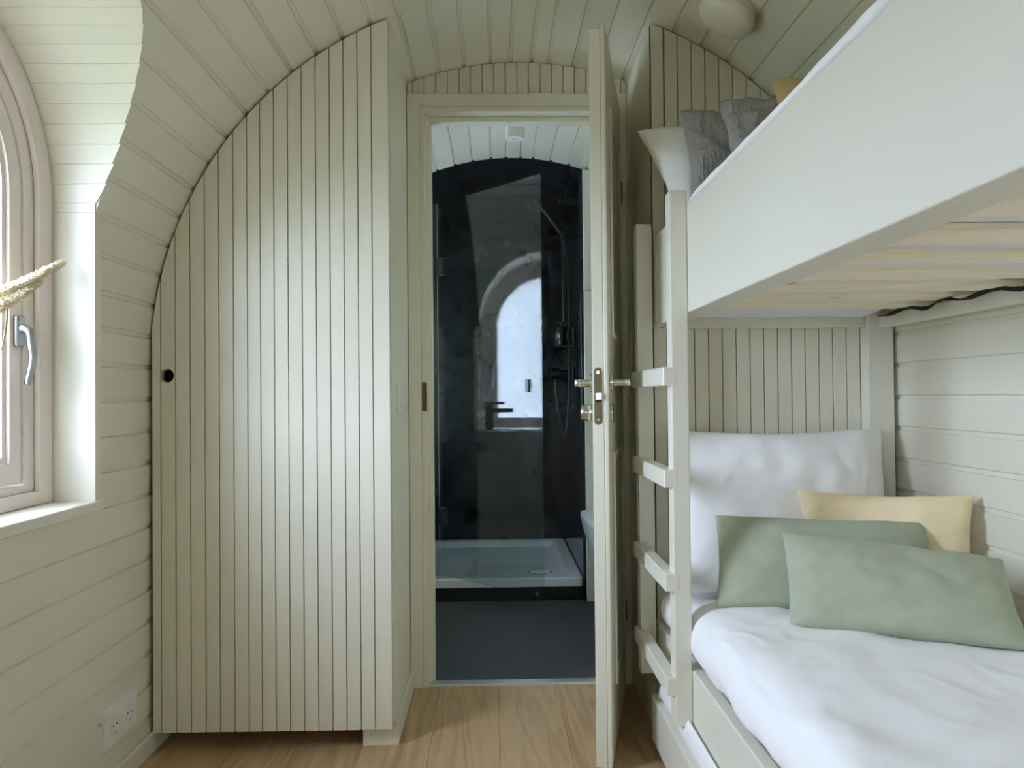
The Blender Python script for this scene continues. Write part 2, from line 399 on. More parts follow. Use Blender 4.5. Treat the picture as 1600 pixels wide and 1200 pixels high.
t2 = empty('trim_2', (.1, 2.68, 0), 'aluminium threshold strip between oak and dark vinyl', 'threshold', kind='structure')
bm = poly_prism([(2.662, 0), (2.666, .006), (2.700, .007), (2.706, 0)], lambda u, v: Vector((-.2215, u, v)), lambda u, v: Vector((.4085, u, v)))
put('strip', bm, 'alu', t2)
for sx in (-.12, .08, .3):
    bm = bmesh.new(); cyl(bm, (sx, 2.684, .0065), (sx, 2.684, .0078), .003, 8); put('screw', bm, 'steel', t2)

# --- end wall behind the camera
we = empty('wall_front', (CX, YN, 0), 'cream end wall behind the viewer', 'wall', kind='structure')
arch_slab('wall_panel', XL, XR, 0, YN - .05, YN, 'paint', we)

# --- wall with the bathroom door
wb_ = empty('wall_back', (CX, YW, 0), 'cream boarded wall around the bathroom doorway', 'wall', kind='structure')
arch_slab('wall_panel', XL, -.212, 0, YW + .018, YB, 'paint', wb_)
arch_slab('wall_panel', .412, XR, 0, YW + .018, YB, 'paint', wb_)
arch_slab('wall_panel', -.212, .412, 1.905, YW + .018, YB, 'paint', wb_)
x = -.2999
while x < .445:
    x0, x1 = max(x, -.279), min(x + .0385, .4475)
    if x1 - x0 > .006:
        put('board', poly_prism(arch_pts(x0 + .0012, x1 - .0012, 1.93, R - .002, 3), lambda u, v: Vector((u, YW, v)), lambda u, v: Vector((u, YW + .016, v)), .0008), 'paint', wb_)
    x += .0385

# --- door casing and jamb
t1 = empty('trim_1', (.1, YW, 0), 'cream casing and jamb around the bathroom doorway', 'door frame', kind='structure')
def casing(y0, y1, xo0, xo1, zo, xi0, xi1, zi, name, bev=.0015):
    """three mitred pieces between the outer (xo0,xo1,zo) and inner (xi0,xi1,zi) outlines"""
    for pts in ([(xo0, 0), (xi0, 0), (xi0, zi), (xo0, zo)], [(xi1, 0), (xo1, 0), (xo1, zo), (xi1, zi)], [(xo0, zo), (xi0, zi), (xi1, zi), (xo1, zo)]):
        put(name, poly_prism(pts, lambda u, v: Vector((u, y0, v)), lambda u, v: Vector((u, y1, v)), bev), 'paint', t1)
casing(2.652, 2.67, -.2795, .447, 1.951, -.239, .414, 1.910, 'casing')
casing(2.657, YB + .012, -.2385, .4135, 1.9095, -.222, .409, 1.893, 'jamb')
casing(2.708, YB + .010, -.2215, .4085, 1.8925, -.205, .405, 1.876, 'door_stop')
st = box('strike_plate', -.2365, -.2205, 2.6545, 2.658, .903, .998, 'brown', t1, .001); tag(st, 'bronzed strike plate')
box('strike_hole', -.2245, -.2215, 2.6535, 2.655, .93, .96, 'hole_shade', t1, 0)
for z in (.335, .84, 1.21):
    bm = bmesh.new(); lathe(bm, [(.0045, 0), (.0045, .004), (.003, .0065), (.0005, .0075)], (-.2155, 2.708, z), n=12, rot=Matrix.Rotation(PI / 2, 3, 'X')); put('bumper', bm, 'white', t1, True)

# --- partition and panelled wall behind the bunk bed
YH = 2.245
wn = empty('wall_bed_end', (.8, YH, 0), 'cream vertical boarded wall at the end of the bunk bed', 'wall', kind='structure')
arch_slab('side_panel', .449, .467, 0, YH + .001, YW + .017, 'paint', wn, R - .003, 3)
arch_slab('wall_panel', .4675, XR, 0, YH + .020, YH + .035, 'groove', wn, R - .004)
x = .449; first = True
while x < XR - .01:
    wd = .036 if first else .0390
    x0, x1 = x + (.002 if .48 < x < .49 else 0), min(x + wd, XR - .004)
    put('board', poly_prism(arch_pts(x0 + (.0 if first else .0013), x1 - .0013, .0, R - .004, 3), lambda u, v: Vector((u, YH, v)), lambda u, v: Vector((u, YH + .018, v)), .0008), 'paint', wn)
    x += wd; first = False
put('corner_bead', b_box(bmesh.new(), .4455, .4485, 2.655, 2.669, .06, 1.99, .001), 'paint', wn)

# --- baseboards
bl = box('baseboard_left', XL + .0, XL + .012, YN + .01, 2.66, 0, .055, 'paint', None, .003); tag(bl, 'cream baseboard along the window wall', 'baseboard', kind='structure')

# --- shower shell: dark panels
ws = empty('wall_shower', (0, YE, 0), 'glossy dark navy panels lining the shower', 'wall', kind='structure')
arch_slab('panel', XL, XR, 0, YE, YE + .03, 'dark_panel', ws, R)
box('panel', .408, .420, YS + .004, YE, 0, 2.01, 'dark_panel', ws, .001)
put('panel', b_box(bmesh.new(), -.80, -.788, YS + .15, YE, 0, 1.55, .001), 'dark_panel', ws)
bm = bmesh.new(); K = 40; ring = []
for k in range(K + 1):
    a = PI * k / K; ring.append([(CX + rr * math.cos(a), yy, CZ + rr * math.sin(a)) for rr, yy in ((R - .004, YS), (R - .004, YE), (R + .02, YE), (R + .02, YS))])
for yy_side in (0,):
    V = [[bm.verts.new(p) for p in r_] for r_ in ring]
    for a, b in zip(V, V[1:]):
        for k in range(4): bm.faces.new((a[k], a[(k + 1) % 4], b[(k + 1) % 4], b[k]))
    bm.faces.new(V[0]); bm.faces.new(V[-1])
put('ceiling_panel', bm, 'dark_panel', ws, True, angle=.5)
box('panel', XL - .02, XL, YS, YE, 0, CZ, 'dark_panel', ws, 0); box('panel', XR, XR + .02, YS, YE, 0, CZ, 'dark_panel', ws, 0)
wp = empty('wall_partition', (.75, YS, 0), 'pale grey-green panelled partition behind the toilet', 'wall', kind='structure')
put('panel', poly_prism(arch_pts(.4215, XR, 1.437, R - .003, 8), lambda u, v: Vector((u, YS - .03, v)), lambda u, v: Vector((u, YS + .003, v)), .001), 'paint', wp)
box('panel', .4215, XR - .003, YS - .03, YS + .003, 0, 1.434, 'paint', wp, .001)

# --- ground outside
g = put('ground_outside', b_box(bmesh.new(), -40, 40, -40, 40, -.75, -.70), 'ground'); tag(g, 'grassy ground outside the cabin', 'ground', kind='structure')

# ------------------------------------------------------------------ windows
def arch_ring(bm, X0, X1, yc, zs, ro, ri, zo, zi, n=28, bev=0):
    """arched frame between outer outline (radius ro, bottom zo) and inner outline (ri, zi), from X0 (room side) to X1"""
    def outline(r, zb):
        return [(yc + r, zb)] + [(yc + r * math.cos(PI * k / n), zs + r * math.sin(PI * k / n)) for k in range(n + 1)] + [(yc - r, zb)]
    o, i = outline(ro, zo), outline(ri, zi); m = len(o)
    V = [[bm.verts.new((X, p[0], p[1])) for p in ol] for X, ol in ((X0, o), (X0, i), (X1, i), (X1, o))]
    for a, b in ((0, 1), (1, 2), (2, 3), (3, 0)):
        for k in range(m):
            k2 = (k + 1) % m; bm.faces.new((V[a][k], V[a][k2], V[b][k2], V[b][k]))
    return bm
def arched_window(name, w, Xf, zsill, rf, rc, rg, label, pane_mat, handle_side=1, edge_x=-.880):
    yc, r, zs = w['yc'], w['r'], w['zs']
    win = empty(name, (Xf, yc, zsill), label, 'window', kind='structure')
    # fixed frame (rounded inner lip) and casement
    bm = bmesh.new(); arch_ring(bm, Xf, Xf - .075, yc, zs, r + .02, rf, zsill - .02, zsill + .045)
    put('frame', bm, 'window_wood', win, True, angle=.6)
    bm = bmesh.new(); arch_ring(bm, Xf + .014, Xf + .001, yc, zs, r - .001, rf + .035, zsill + .001, zsill + .030)
    bmesh.ops.bevel(bm, geom=[e for e in bm.edges], offset=.003, segments=2, profile=.5, affect='EDGES', clamp_overlap=True)
    put('frame_bead', bm, 'window_wood', win, True, angle=.6)
    cs = None
    bm = bmesh.new(); arch_ring(bm, Xf - .004, Xf - .06, yc, zs, rf - .003, rc, zsill + .05, zsill + .095)
    cs = put('casement', bm, 'window_wood', win, True, angle=.6)
    bm = bmesh.new(); arch_ring(bm, Xf - .012, Xf - .05, yc, zs, rc, rg, zsill + .0952, zsill + .107)
    put('glazing_bead', bm, 'window_wood', win, True, angle=.6)
    n = 28; pts = [(yc + (rg + .004), zsill + .1)] + [(yc + (rg + .004) * math.cos(PI * k / n), zs + (rg + .004) * math.sin(PI * k / n)) for k in range(n + 1)] + [(yc - rg - .004, zsill + .1)]
    put('pane', poly_prism(pts, lambda u, v: Vector((Xf - .036, u, v)), lambda u, v: Vector((Xf - .042, u, v))), pane_mat, win)
    # handle on the casement: rose + crank
    hy = yc + handle_side * (rf - .004 - (rf - rc) * .35); hz = 1.095
    bm = bmesh.new(); b_box(bm, Xf - .004, Xf + .008, hy - .014, hy + .014, hz - .034, hz + .032, .006, 3)
    hd = put('handle', bm, 'steel', win, True, angle=.8)
    bm = bmesh.new()
    cr_ = spline([(Xf + .006, hy, hz + .004), (Xf + .012, hy, hz + .004), (Xf + .023, hy, hz - .004), (Xf + .026, hy, hz - .026), (Xf + .029, hy, hz - .062), (Xf + .018, hy, hz - .112)], 6)
    nn = len(cr_); tube(bm, cr_, .009, 12, True, [.0105 - .0035 * (i / nn) for i in range(nn)])
    h2 = put('lever', bm, 'steel', hd, True)
    # lining of the recess
    lin = empty('lining', (Xf, yc, zsill), parent=win)
    for s in (-1, 1):
        ya, yb2 = sorted((yc + s * r, yc + s * (r + .027)))
        box('reveal_board', Xf - .01, edge_x, ya, yb2, zsill - .022, zs - .02, 'paint', lin, .001)
    box('sill', Xf - .01, edge_x + .004, yc - r - .029, yc + r + .029, zsill - .024, zsill, 'paint', lin, .002)
    nb = int(round(PI * r / .0425)); 
    for k in range(nb):
        a0, a1 = PI * k / nb, PI * (k + 1) / nb; g_ = .0007 / r
        pr = [(r + .0015, a0), (r, a0 + 2 * g_), (r, a1 - 2 * g_), (r + .0015, a1), (r + .018, a1), (r + .018, a0)]
        pp = [(yc + q * math.cos(a), zs + q * math.sin(a)) for q, a in pr]
        low = min(q for p, q in pp)
        end = lambda u, v, low=low: Vector((vault_x(v) + (.0015 + .10 * (v - low) - .006 * max(0, 1 - (v - zs) / .06) if math.hypot(u - yc, v - zs) < r + .005 else -.010), u, v))
        put('lining_board', poly_prism(pp, lambda u, v: Vector((Xf - .01, u, v)), end), 'paint', lin)
    for s in (-1, 1):   # short upright piece that fills between reveal board and arch
        ya, yb2 = sorted((yc + s * r, yc + s * (r + .018)))
        box('lining_board', Xf - .01, edge_x, ya, yb2, zs - .0195, zs, 'paint', lin, 0)
    return win
arched_window('window_1', WIN1, -.985, .727, .262, .218, .206, 'arched white-washed wood window with steel crank handle, brightly daylit', 'pane')
arched_window('added_window', WIN3, -.985, .727, .262, .218, .206, 'arched white-washed wood window added for light beside the viewer, outside the picture', 'pane')
arched_window('window_2', WIN2, -.985, .72, .328, .296, .285, 'arched frosted bathroom window mirrored in the shower glass', 'frosted')

# ------------------------------------------------------------------ wardrobe
YF = 2.20
wr = empty('wardrobe', (-.6, 2.43, 0), 'tall cream built-in wardrobe with curved top and vertical grooved boards', 'wardrobe')
ed = [-.9247, -.9007, -.8613, -.8218, -.7823, -.7440, -.7050, -.6671, -.6320, -.5947, -.5568, -.5188, -.4808, -.4428, -.4047, -.3666, -.3285, -.2830]
def cut_hole(o, cx, cz, rad):
    me = bpy.data.meshes.new('cut'); bm = bmesh.new(); off = origin_of(o.parent)
    cyl(bm, Vector((cx, YF - .05, cz)) - off, Vector((cx, YF + .06, cz)) - off, rad, 32); bmesh.ops.recalc_face_normals(bm, faces=bm.faces[:]); bm.to_mesh(me); bm.free()
    c = bpy.data.objects.new('cut', me); COL.objects.link(c); c.parent = o.parent
    md = o.modifiers.new('hole', 'BOOLEAN'); md.operation = 'DIFFERENCE'; md.object = c; md.solver = 'EXACT'
    bpy.context.view_layer.update()
    dg = bpy.context.evaluated_depsgraph_get(); nm = bpy.data.meshes.new_from_object(o.evaluated_get(dg)); o.modifiers.clear(); o.data = nm
    bpy.data.objects.remove(c)
HX, HZ, HR = -.884, 1.0138, .0190
for i, (a, b) in enumerate(zip(ed, ed[1:])):
    zb = .0535 - .0025 * (a + .92) / .64
    bo = put('board', poly_prism(arch_pts(a + .0013, b - (.0013 if i < 16 else 0), zb, R - .006, 4), lambda u, v: Vector((u, YF, v)), lambda u, v: Vector((u, YF + .018, v)), .0007), 'paint', wr)
    if i in (0, 1): cut_hole(bo, HX, HZ, HR)
bk = put('door_backing', poly_prism(arch_pts(-.922, -.2845, .055, R - .008, 24), lambda u, v: Vector((u, YF + .0185, v)), lambda u, v: Vector((u, YF + .028, v))), 'groove', wr)
cut_hole(bk, HX, HZ, HR)
bm = bmesh.new(); b_box(bm, HX - .03, HX + .03, YF + .06, YF + .066, HZ - .04, HZ + .04); put('hole_dark_back', bm, 'hole_shade', wr)  # dark plate added behind the finger hole, its black stands in for shade
arch_slab('side_panel', -.300, -.2812, .004, YF + .0215, YW + .016, 'paint', wr, R - .003, 3)
box('base_panel', -.915, -.302, YF + .04, YW, .055, .070, 'paint', wr)
box('kick_block', -.366, -.2690, YF + .022, YF + .040, 0, .0512, 'paint', wr, .001)
box('skirting', -.2808, -.2690, YF + .0405, 2.651, 0, .058, 'paint', wr, .002)
for sx in (-.345, -.30):
    bm = bmesh.new(); cyl(bm, (sx, YF + .0217, .03), (sx, YF + .0222, .03), .0016, 8); put('screw', bm, 'brown', wr)

# ------------------------------------------------------------------ bathroom door, standing open
HGX, HGY = .405, 2.652
ang = math.atan2(2.040 - HGY, .270 - HGX)
LW = math.hypot(.270 - HGX, 2.040 - HGY)
d1 = empty('door_1', (HGX, HGY, 0), 'cream panelled bathroom door standing open edge-on with chrome lever handles', 'door', kind='structure')
d1.rotation_euler = (0, 0, ang)
def dbox(name, x0, x1, y0, y1, z0, z1, mat, parent=d1, bev=.001, seg=1):
    return box(name, x0, x1, y0, y1, z0, z1, mat, parent, bev, seg, local=True)
dbox('leaf', .012, LW, -.0205, .0085, .010, 1.886, 'paint', bev=.0015)
dbox('rebate_lip', .002, LW + .0005, .0086, .0205, .010, 1.899, 'paint', bev=.003, seg=2)
for face, s in ((.0205, 1), (-.0205, -1)):
    for z0, z1 in ((.18, .80), (1.10, 1.72)):
        bm = bmesh.new()
        for a in ((.11, .135, z0, z1), (LW - .135, LW - .11, z0, z1), (.135, LW - .135, z0, z0 + .025), (.135, LW - .135, z1 - .025, z1)):
            b_box(bm, a[0], a[1], min(face, face + s * .007), max(face, face + s * .007), a[2], a[3], .003)
        put('panel_moulding', bm, 'paint', d1, local=True)
# lock forend
def capsule(w, h, n=10):
    r = w / 2; p = [(r * math.cos(PI * k / n), h / 2 - r + r * math.sin(PI * k / n)) for k in range(n + 1)]
    return p + [(-u, -v) for u, v in p]
lk = put('lock_plate', poly_prism([(u - .006, v + .9475) for u, v in capsule(.0200, .146)], lambda u, v: Vector((LW - .0005, u, v)), lambda u, v: Vector((LW + .0015, u, v))), 'brass_dark', d1, local=True)
tag(lk, 'bronzed lock plate with rounded ends')
for z in (1.008, .888):
    bm = bmesh.new(); cyl(bm, (LW + .0012, -.006, z), (LW + .0022, -.006, z), .0042, 12); put('screw', bm, 'chrome', lk, True, local=True, angle=.6)
bm = poly_prism([(-.0125, .938), (.004, .938), (.004, .956), (-.0125, .956)], lambda u, v: Vector((LW + .001, u, v)), lambda u, v: Vector((LW + .008 + (u * .35), u, v)), .001); put('latch', bm, 'chrome', lk, local=True)
dbox('latch_slot', LW + .0012, LW + .0018, -.0125, .0035, .932, .9375, 'hole_shade', lk, 0)
for s in (-1, 1):
    f = s * .0205
    bm = bmesh.new(); cyl(bm, (LW - .055, f, .982), (LW - .055, f + s * .009, .982), .025, 28, .002); h = put('handle', bm, 'chrome', d1, True, local=True, angle=.6)
    bm = bmesh.new()
    cyl(bm, (LW - .055, f + s * .008, .982), (LW - .055, f + s * .050, .982), .0095, 20, .002)
    b_box(bm, LW - .175, LW - .045, *sorted((f + s * .034, f + s * .052)), .972, .992, .006, 3)
    put('lever', bm, 'chrome', h, True, local=True, angle=.7)
    bm = bmesh.new(); cyl(bm, (LW - .055, f, .905), (LW - .055, f + s * .008, .905), .0245, 28, .002); r_ = put('escutcheon', bm, 'chrome', d1, True, local=True, angle=.6)
    if s < 0:
        bm = bmesh.new(); lathe(bm, [(.019, 0), (.021, .003), (.021, .020), (.017, .027), (.004, .029)], (LW - .055, f + s * .008, .905), n=28, rot=Matrix.Rotation(PI / 2, 3, 'X'))
        put('thumb_turn', bm, 'chrome', r_, True, local=True, angle=.6)
for z in (.24, 1.62):
    bm = bmesh.new(); cyl(bm, (-.006, .018, z - .035), (-.006, .018, z + .035), .007, 14, .001); b_box(bm, -.006, .02, .0085, .0095, z - .03, z + .03)
    put('hinge', bm, 'brass_dark', d1, True, local=True, angle=.5)

# ------------------------------------------------------------------ bunk bed
bb = empty('bunk_bed', (.75, 1.2, 0), 'cream painted wooden bunk bed with side ladder and pine slats', 'bunk bed')
P = 'paint_bed'
Y0B = .18
def part(name, x0, x1, y0, y1, z0, z1, mat=P, parent=None, bev=.003, seg=2):
    return box(name, x0, x1, y0, y1, z0, z1, mat, parent or bb, bev, seg)
part('front_board', .4435, .4715, Y0B, 2.243, 1.137, 1.384)
part('front_board', .4435, .4715, Y0B, 2.243, .190, .325)
part('slat_ledge', .4720, .512, Y0B + .03, 2.20, 1.139, 1.163)
part('slat_ledge', 1.062, 1.092, Y0B + .03, 2.199, 1.129, 1.163)
part('back_rail', 1.062, 1.098, Y0B + .03, 2.199, .22, .299)
part('end_rail', .4720, 1.031, 2.214, 2.244, 1.132, 1.205)
part('end_rail', .4720, 1.031, 2.214, 2.244, .20, .30)
part('end_rail', .4720, 1.098, Y0B, Y0B + .028, 1.137, 1.30)
part('end_rail', .4720, 1.098, Y0B, Y0B + .028, .19, .325)
part('post', 1.032, 1.1045, 2.200, 2.244, 0, 1.178)
part('post', 1.032, 1.1045, Y0B - .045, Y0B - .001, 0, 1.178)
part('post', .4720, .530, Y0B - .045, Y0B - .001, 0, 1.384)
# slats of the upper bunk
smesh = None
for k in range(11):
    yc = 1.992 - k * .178
    if yc < Y0B + .1: break
    bm = bmesh.new(); b_box(bm, .474, 1.094, -.046, .046, 0, .012, .0015, 1)
    if smesh is None:
        so = put('slat', bm, 'pine', bb, local=True); smesh = so.data
    else:
        bm.free(); so = bpy.data.objects.new('slat', smesh); COL.objects.link(so); so.parent = bb
    so.location = Vector((0, yc, 1.1635)) - bb.location
bm = bmesh.new(); pts = []
for k in range(60):
    y = .3 + 1.82 * k / 59; pts.append((1.035 + .006 * math.sin(y * 17), y, 1.158 + .006 * math.sin(y * 35.3)))
V = [[bm.verts.new((p[0] + dx * math.cos(p[1] * 9), p[1], p[2] + dz + dx * .5 * math.sin(p[1] * 9))) for dx, dz in ((-.008, 0), (.008, 0), (.008, -.002), (-.008, -.002))] for p in pts]
for a, b in zip(V, V[1:]):
    for k in range(4): bm.faces.new((a[k], a[(k + 1) % 4], b[(k + 1) % 4], b[k]))
bm.faces.new(V[0]); bm.faces.new(V[-1])
tag(put('slat_webbing', bm, 'strap', bb), 'black webbing strap joining the slats')
part('platform', .475, 1.06, Y0B + .03, 2.21, .300, .3255)
# ladder
ld = empty('ladder', (.42, 2.03, .2), parent=bb)
part('ladder_post', .4030, .4430, 1.8235, 1.8680, .199, 1.416, P, ld)
part('ladder_post', .3940, .4370, 2.1990, 2.2420, .190, 1.419, P, ld)
for zt, zb in ((1.0125, .970), (.779, .738), (.543, .503), (.309, .269)):
    part('rung', .384, .4145, 1.8230, 2.2430, zb, zt, P, ld, .002, 1)
bm = bmesh.new(); cyl(bm, (1.0615, 1.52, 1.146), (1.0619, 1.52, 1.146), .004, 10); put('screw_hole', bm, 'hole_shade', bb)

# trundle
tr = empty('trundle_bed', (.75, 1.2, 0), 'low cream pull-out trundle bed under the bunk', 'trundle bed')
box('front_board', .414, .442, .25, 2.160, .030, .150, P, tr, .003, 2)
box('end_board', .4425, 1.05, 2.135, 2.160, .030, .110, P, tr, .003, 2)
box('base', .4425, 1.05, .27, 2.1345, .045, .065, 'pine', tr, .002)
for x in (.48, 1.01):
    for y in (.4, 2.0):
        bm = bmesh.new(); cyl(bm, (x - .012, y, .0225), (x + .012, y, .0225), .0222, 16, .003); put('wheel', bm, 'black', tr, True, angle=.6)

# ------------------------------------------------------------------ bedding
def fb(p, f, seed=0, oct=4): return noise.fractal(Vector(p) * f + Vector((seed, seed * 1.7, -seed)), .9, 2.1, oct, noise_basis='PERLIN_ORIGINAL')
def slab(name, x0, x1, y0, y1, z0, z1, mat, e=.25, amp=.004, f=6, seed=0, parent=None, nu=48, nv=14):
    """soft mattress-like block: superellipsoid with small unevenness"""
    sp = lambda w, m_: math.copysign(abs(w) ** m_, w)
    vs, fs = [], []
    cx_, cy_, cz_ = (x0 + x1) / 2, (y0 + y1) / 2, (z0 + z1) / 2
    for j in range(nv + 1):
        ph = -PI / 2 + PI * j / nv
        for i in range(nu):
            th = 2 * PI * i / nu
            x = cx_ + (x1 - x0) / 2 * sp(math.cos(ph), .45) * sp(math.cos(th), e); y = cy_ + (y1 - y0) / 2 * sp(math.cos(ph), .12) * sp(math.sin(th), e * .6); z = cz_ + (z1 - z0) / 2 * sp(math.sin(ph), .45)
            d = amp * fb((x, y, z), f, seed); vs.append((x + (d if x < cx_ else -abs(d)), y, z + (d if z > cz_ else 0)))
    for j in range(nv):
        for i in range(nu):
            fs.append((j * nu + i, j * nu + (i + 1) % nu, (j + 1) * nu + (i + 1) % nu, (j + 1) * nu + i))
    return put(name, (vs, fs), mat, parent, True)
def box_mattress(name, x0, x1, y0, y1, z0, z1, mat, rad=.035, amp=.004, seed=0, f=7, sag=False, flare=0):
    """rounded box mattress, finely gridded so that its sheet can ripple"""
    bm = bmesh.new(); b_box(bm, x0, x1, y0, y1, z0, z1)
    ny = int((y1 - y0) / .016)
    lng = [e for e in bm.edges if abs(e.verts[0].co.y - e.verts[1].co.y) > .1]
    bmesh.ops.bevel(bm, geom=bm.edges[:], offset=rad, segments=4, profile=.5, affect='EDGES')
    lng = [e for e in bm.edges if abs(e.verts[0].co.y - e.verts[1].co.y) > .5]
    bmesh.ops.subdivide_edges(bm, edges=lng, cuts=ny, use_grid_fill=True)
    wide = [e for e in bm.edges if abs(e.verts[0].co.x - e.verts[1].co.x) > .2]
    bmesh.ops.subdivide_edges(bm, edges=wide, cuts=14, use_grid_fill=True)
    for v in bm.verts:
        d = amp * fb(v.co, f, seed)
        if sag and v.co.z < z0 + .003:      # the ticking sags between the slats
            e = min(1, (v.co.x - x0) / .06) * min(1, max(0, (x1 - v.co.x)) / .04)
            ph = ((1.992 - v.co.y) / .178) % 1.0
            if v.co.y > 2.045: v.co.z -= .024 * e * max(0, math.sin(PI * min(1, (v.co.y - 2.045) / .14)))
            elif .30 < ph < .70: v.co.z -= (.0085 + .004 * fb(v.co, 9, 4)) * e * math.sin(PI * (ph - .30) / .40)
        v.co.z += d if v.co.z > z0 + .02 else 0
        if v.co.x < (x0 + x1) / 2 - .1: v.co.x += d * .8 - (flare * min(1, max(0, (v.co.y - 1.94) / .06)) if v.co.x < x0 + .06 else 0)
    return put(name, bm, mat, None, True)
mt = box_mattress('mattress', .476, 1.035, .24, 2.208, 1.1758, 1.378, 'mattress', .02, .004, 3, sag=True); tag(mt, 'white mattress on the upper bunk above the pine slats', 'mattress')
mt = box_mattress('mattress', .470, 1.025, .24, 2.205, .3265, .425, 'linen_white', .045, .004, 5, flare=.026); tag(mt, 'white sheeted mattress of the lower bunk', 'mattress')
mt = box_mattress('mattress', .446, 1.04, .30, 2.125, .067, .183, 'linen_white', .045, .005, 8); tag(mt, 'white sheeted mattress on the trundle bed', 'mattress')

def cover(name, prof, y0, y1, zbase, mat, seed, amp, rnd=.07, nv=110, thick=.010, f=(7, 4, 7), fold=.0):
    """bedding lying over a mattress: cross-section prof [(x,z)] swept along Y with a rounded far end and wrinkles"""
    pr = spline([(x, 0, z) for x, z in prof], 7); nu = len(pr); vs, fs, uv = [], [], []
    for j in range(nv + 1):
        y = y0 + (y1 - y0) * j / nv
        e = (y - (y1 - rnd)) / rnd; k = math.sqrt(max(1 - e * e, 0)) if e > 0 else 1
        for i, p in enumerate(pr):
            u = i / (nu - 1)
            z = zbase + (p.z - zbase) * (k if p.z > zbase else 1)
            q = Vector((p.x, y, p.z))
            w = fb((q.x * f[0] / 6, q.y * f[1] / 6, q.z), 6, seed) * amp
            w += amp * .8 * max(0, fb((q.x * 2 + q.y * 1.3, q.y * 9 - q.x * 6, 0), 1.0, seed + 3, 2)) * fold
            ed_ = min(1, (y1 - y) / .04)
            if i < nu * .3: x_ = p.x + w * .7
            else: x_ = p.x
            vs.append((x_, y + .012 * fb((p.x, 0, 0), 5, seed) * (j / nv), z + w * ed_)); uv.append((u, j / nv))
    for j in range(nv):
        for i in range(nu - 1): fs.append((j * nu + i, j * nu + i + 1, (j + 1) * nu + i + 1, (j + 1) * nu + i))
    o = put(name, (vs, fs, uv), mat, None, True)
    md = o.modifiers.new('thickness', 'SOLIDIFY'); md.thickness = thick; md.offset = -1
    return o
du = cover('duvet', [(.455, .345), (.440, .375), (.447, .420), (.480, .452), (.560, .462), (.75, .463), (.92, .460), (1.04, .452), (1.075, .44)], .22, 1.965, .437, 'linen_white', 11, .010, fold=1.0)
tag(du, 'white cotton duvet spread over the lower bunk', 'duvet')
du = cover('duvet', [(.466, 1.3875), (.4535, 1.390), (.4485, 1.397), (.455, 1.406), (.485, 1.415), (.56, 1.419), (.72, 1.420), (.84, 1.416), (.90, 1.408), (.93, 1.396)], .24, 1.835, 1.3875, 'linen_white', 23, .006, nv=150, fold=.6, thick=.003)
tag(du, 'white duvet on the upper bunk edging over its board', 'duvet')

sh = cover('bed_sheet', [(.4445, .1515), (.430, .157), (.422, .175), (.424, .198), (.432, .212), (.4385, .206), (.4405, .194)], .32, 2.118, .152, 'linen_white', 31, .003, rnd=.05, nv=90, thick=.0015, fold=.4)
tag(sh, 'white sheet edge bulging above the board of the trundle bed', 'bed sheet')
def pillow(name, corners, thick, mat, label, group=None, seed=0, wr=.006, pinch=.035, n=34, sag=0, cord=False, wf=9, pw=.42):
    """corners: bottom-left, bottom-right, top-right, top-left (world). Two bulging faces sewn along the rim."""
    c = [Vector(p) for p in corners]; nrm = ((c[1] - c[0]).cross(c[3] - c[0])).normalized()
    def pos(u, v, s):
        # u,v in 0..1 ; edges bow inwards between the corners
        U = u - pinch * math.sin(PI * v) * (1 - 2 * u) * -1 if False else u
        eu = pinch * math.sin(PI * v) ** 1.2 * (1 - 2 * u); ev = pinch * math.sin(PI * u) ** 1.2 * (1 - 2 * v)
        uu, vv = u + eu, v + ev
        p = (c[0] * (1 - uu) + c[1] * uu) * (1 - vv) + (c[3] * (1 - uu) + c[2] * uu) * vv
        a, b = abs(2 * u - 1), abs(2 * v - 1)
        h = max((1 - a ** 2.4) * (1 - b ** 2.4), 0) ** pw
        w = fb((u * 1.6, v * 1.2, s), wf / 3, seed) * wr * (h * .9 + .10)
        rad = fb((a * .3 + u * 4, v * 4, s + 2), 1.4, seed + 9, 3) * wr * .8 * (1 - h) * min(1, h * 6)
        return p + nrm * (s * (thick / 2 * h) + w + rad)
    vs, fs, uv = [], [], []; idx = {}
    for s in (1, -1):
        for j in range(n + 1):
            for i in range(n + 1):
                if s == -1 and (i in (0, n) or j in (0, n)): idx[s, i, j] = idx[1, i, j]; continue
                # cosine spacing for crisp seams
                u = .5 - .5 * math.cos(PI * i / n); v = .5 - .5 * math.cos(PI * j / n)
                idx[s, i, j] = len(vs); vs.append(pos(u, v, s)); uv.append((u, v))
    for s in (1, -1):
        for j in range(n):
            for i in range(n):
                q = (idx[s, i, j], idx[s, i + 1, j], idx[s, i + 1, j + 1], idx[s, i, j + 1]); fs.append(q if s == 1 else q[::-1])
    o = put(name, (vs, fs, uv), mat, None, True)
    return tag(o, label, 'pillow', group)
def ray(px, py, Yw):
    """world point seen at a pixel, at depth Yw"""
    v = cam_right * (px - 800) + cam_down * (py - 600) + cam_fwd * FPX
    return Vector((0, 0, CAMH)) + v * (Yw / v.y)
GL = 'pillows on the lower bunk'; GU = 'pillows on the upper bunk'
pillow('pillow', [(.478, 2.05, .440), (1.045, 2.05, .440), (1.055, 2.185, .852), (.480, 2.185, .852)], .14, 'linen_white', 'large white pillow leaning on the boarded end wall, lower bunk', GL, 1, .010, .035, 46, wf=12)
pillow('cushion', [(.775, 1.965, .462), (1.085, 1.79, .462), (1.092, 1.822, .712), (.765, 2.035, .704)], .10, 'beige', 'beige corduroy cushion behind the two green cushions', GL, 2, .012, .035)
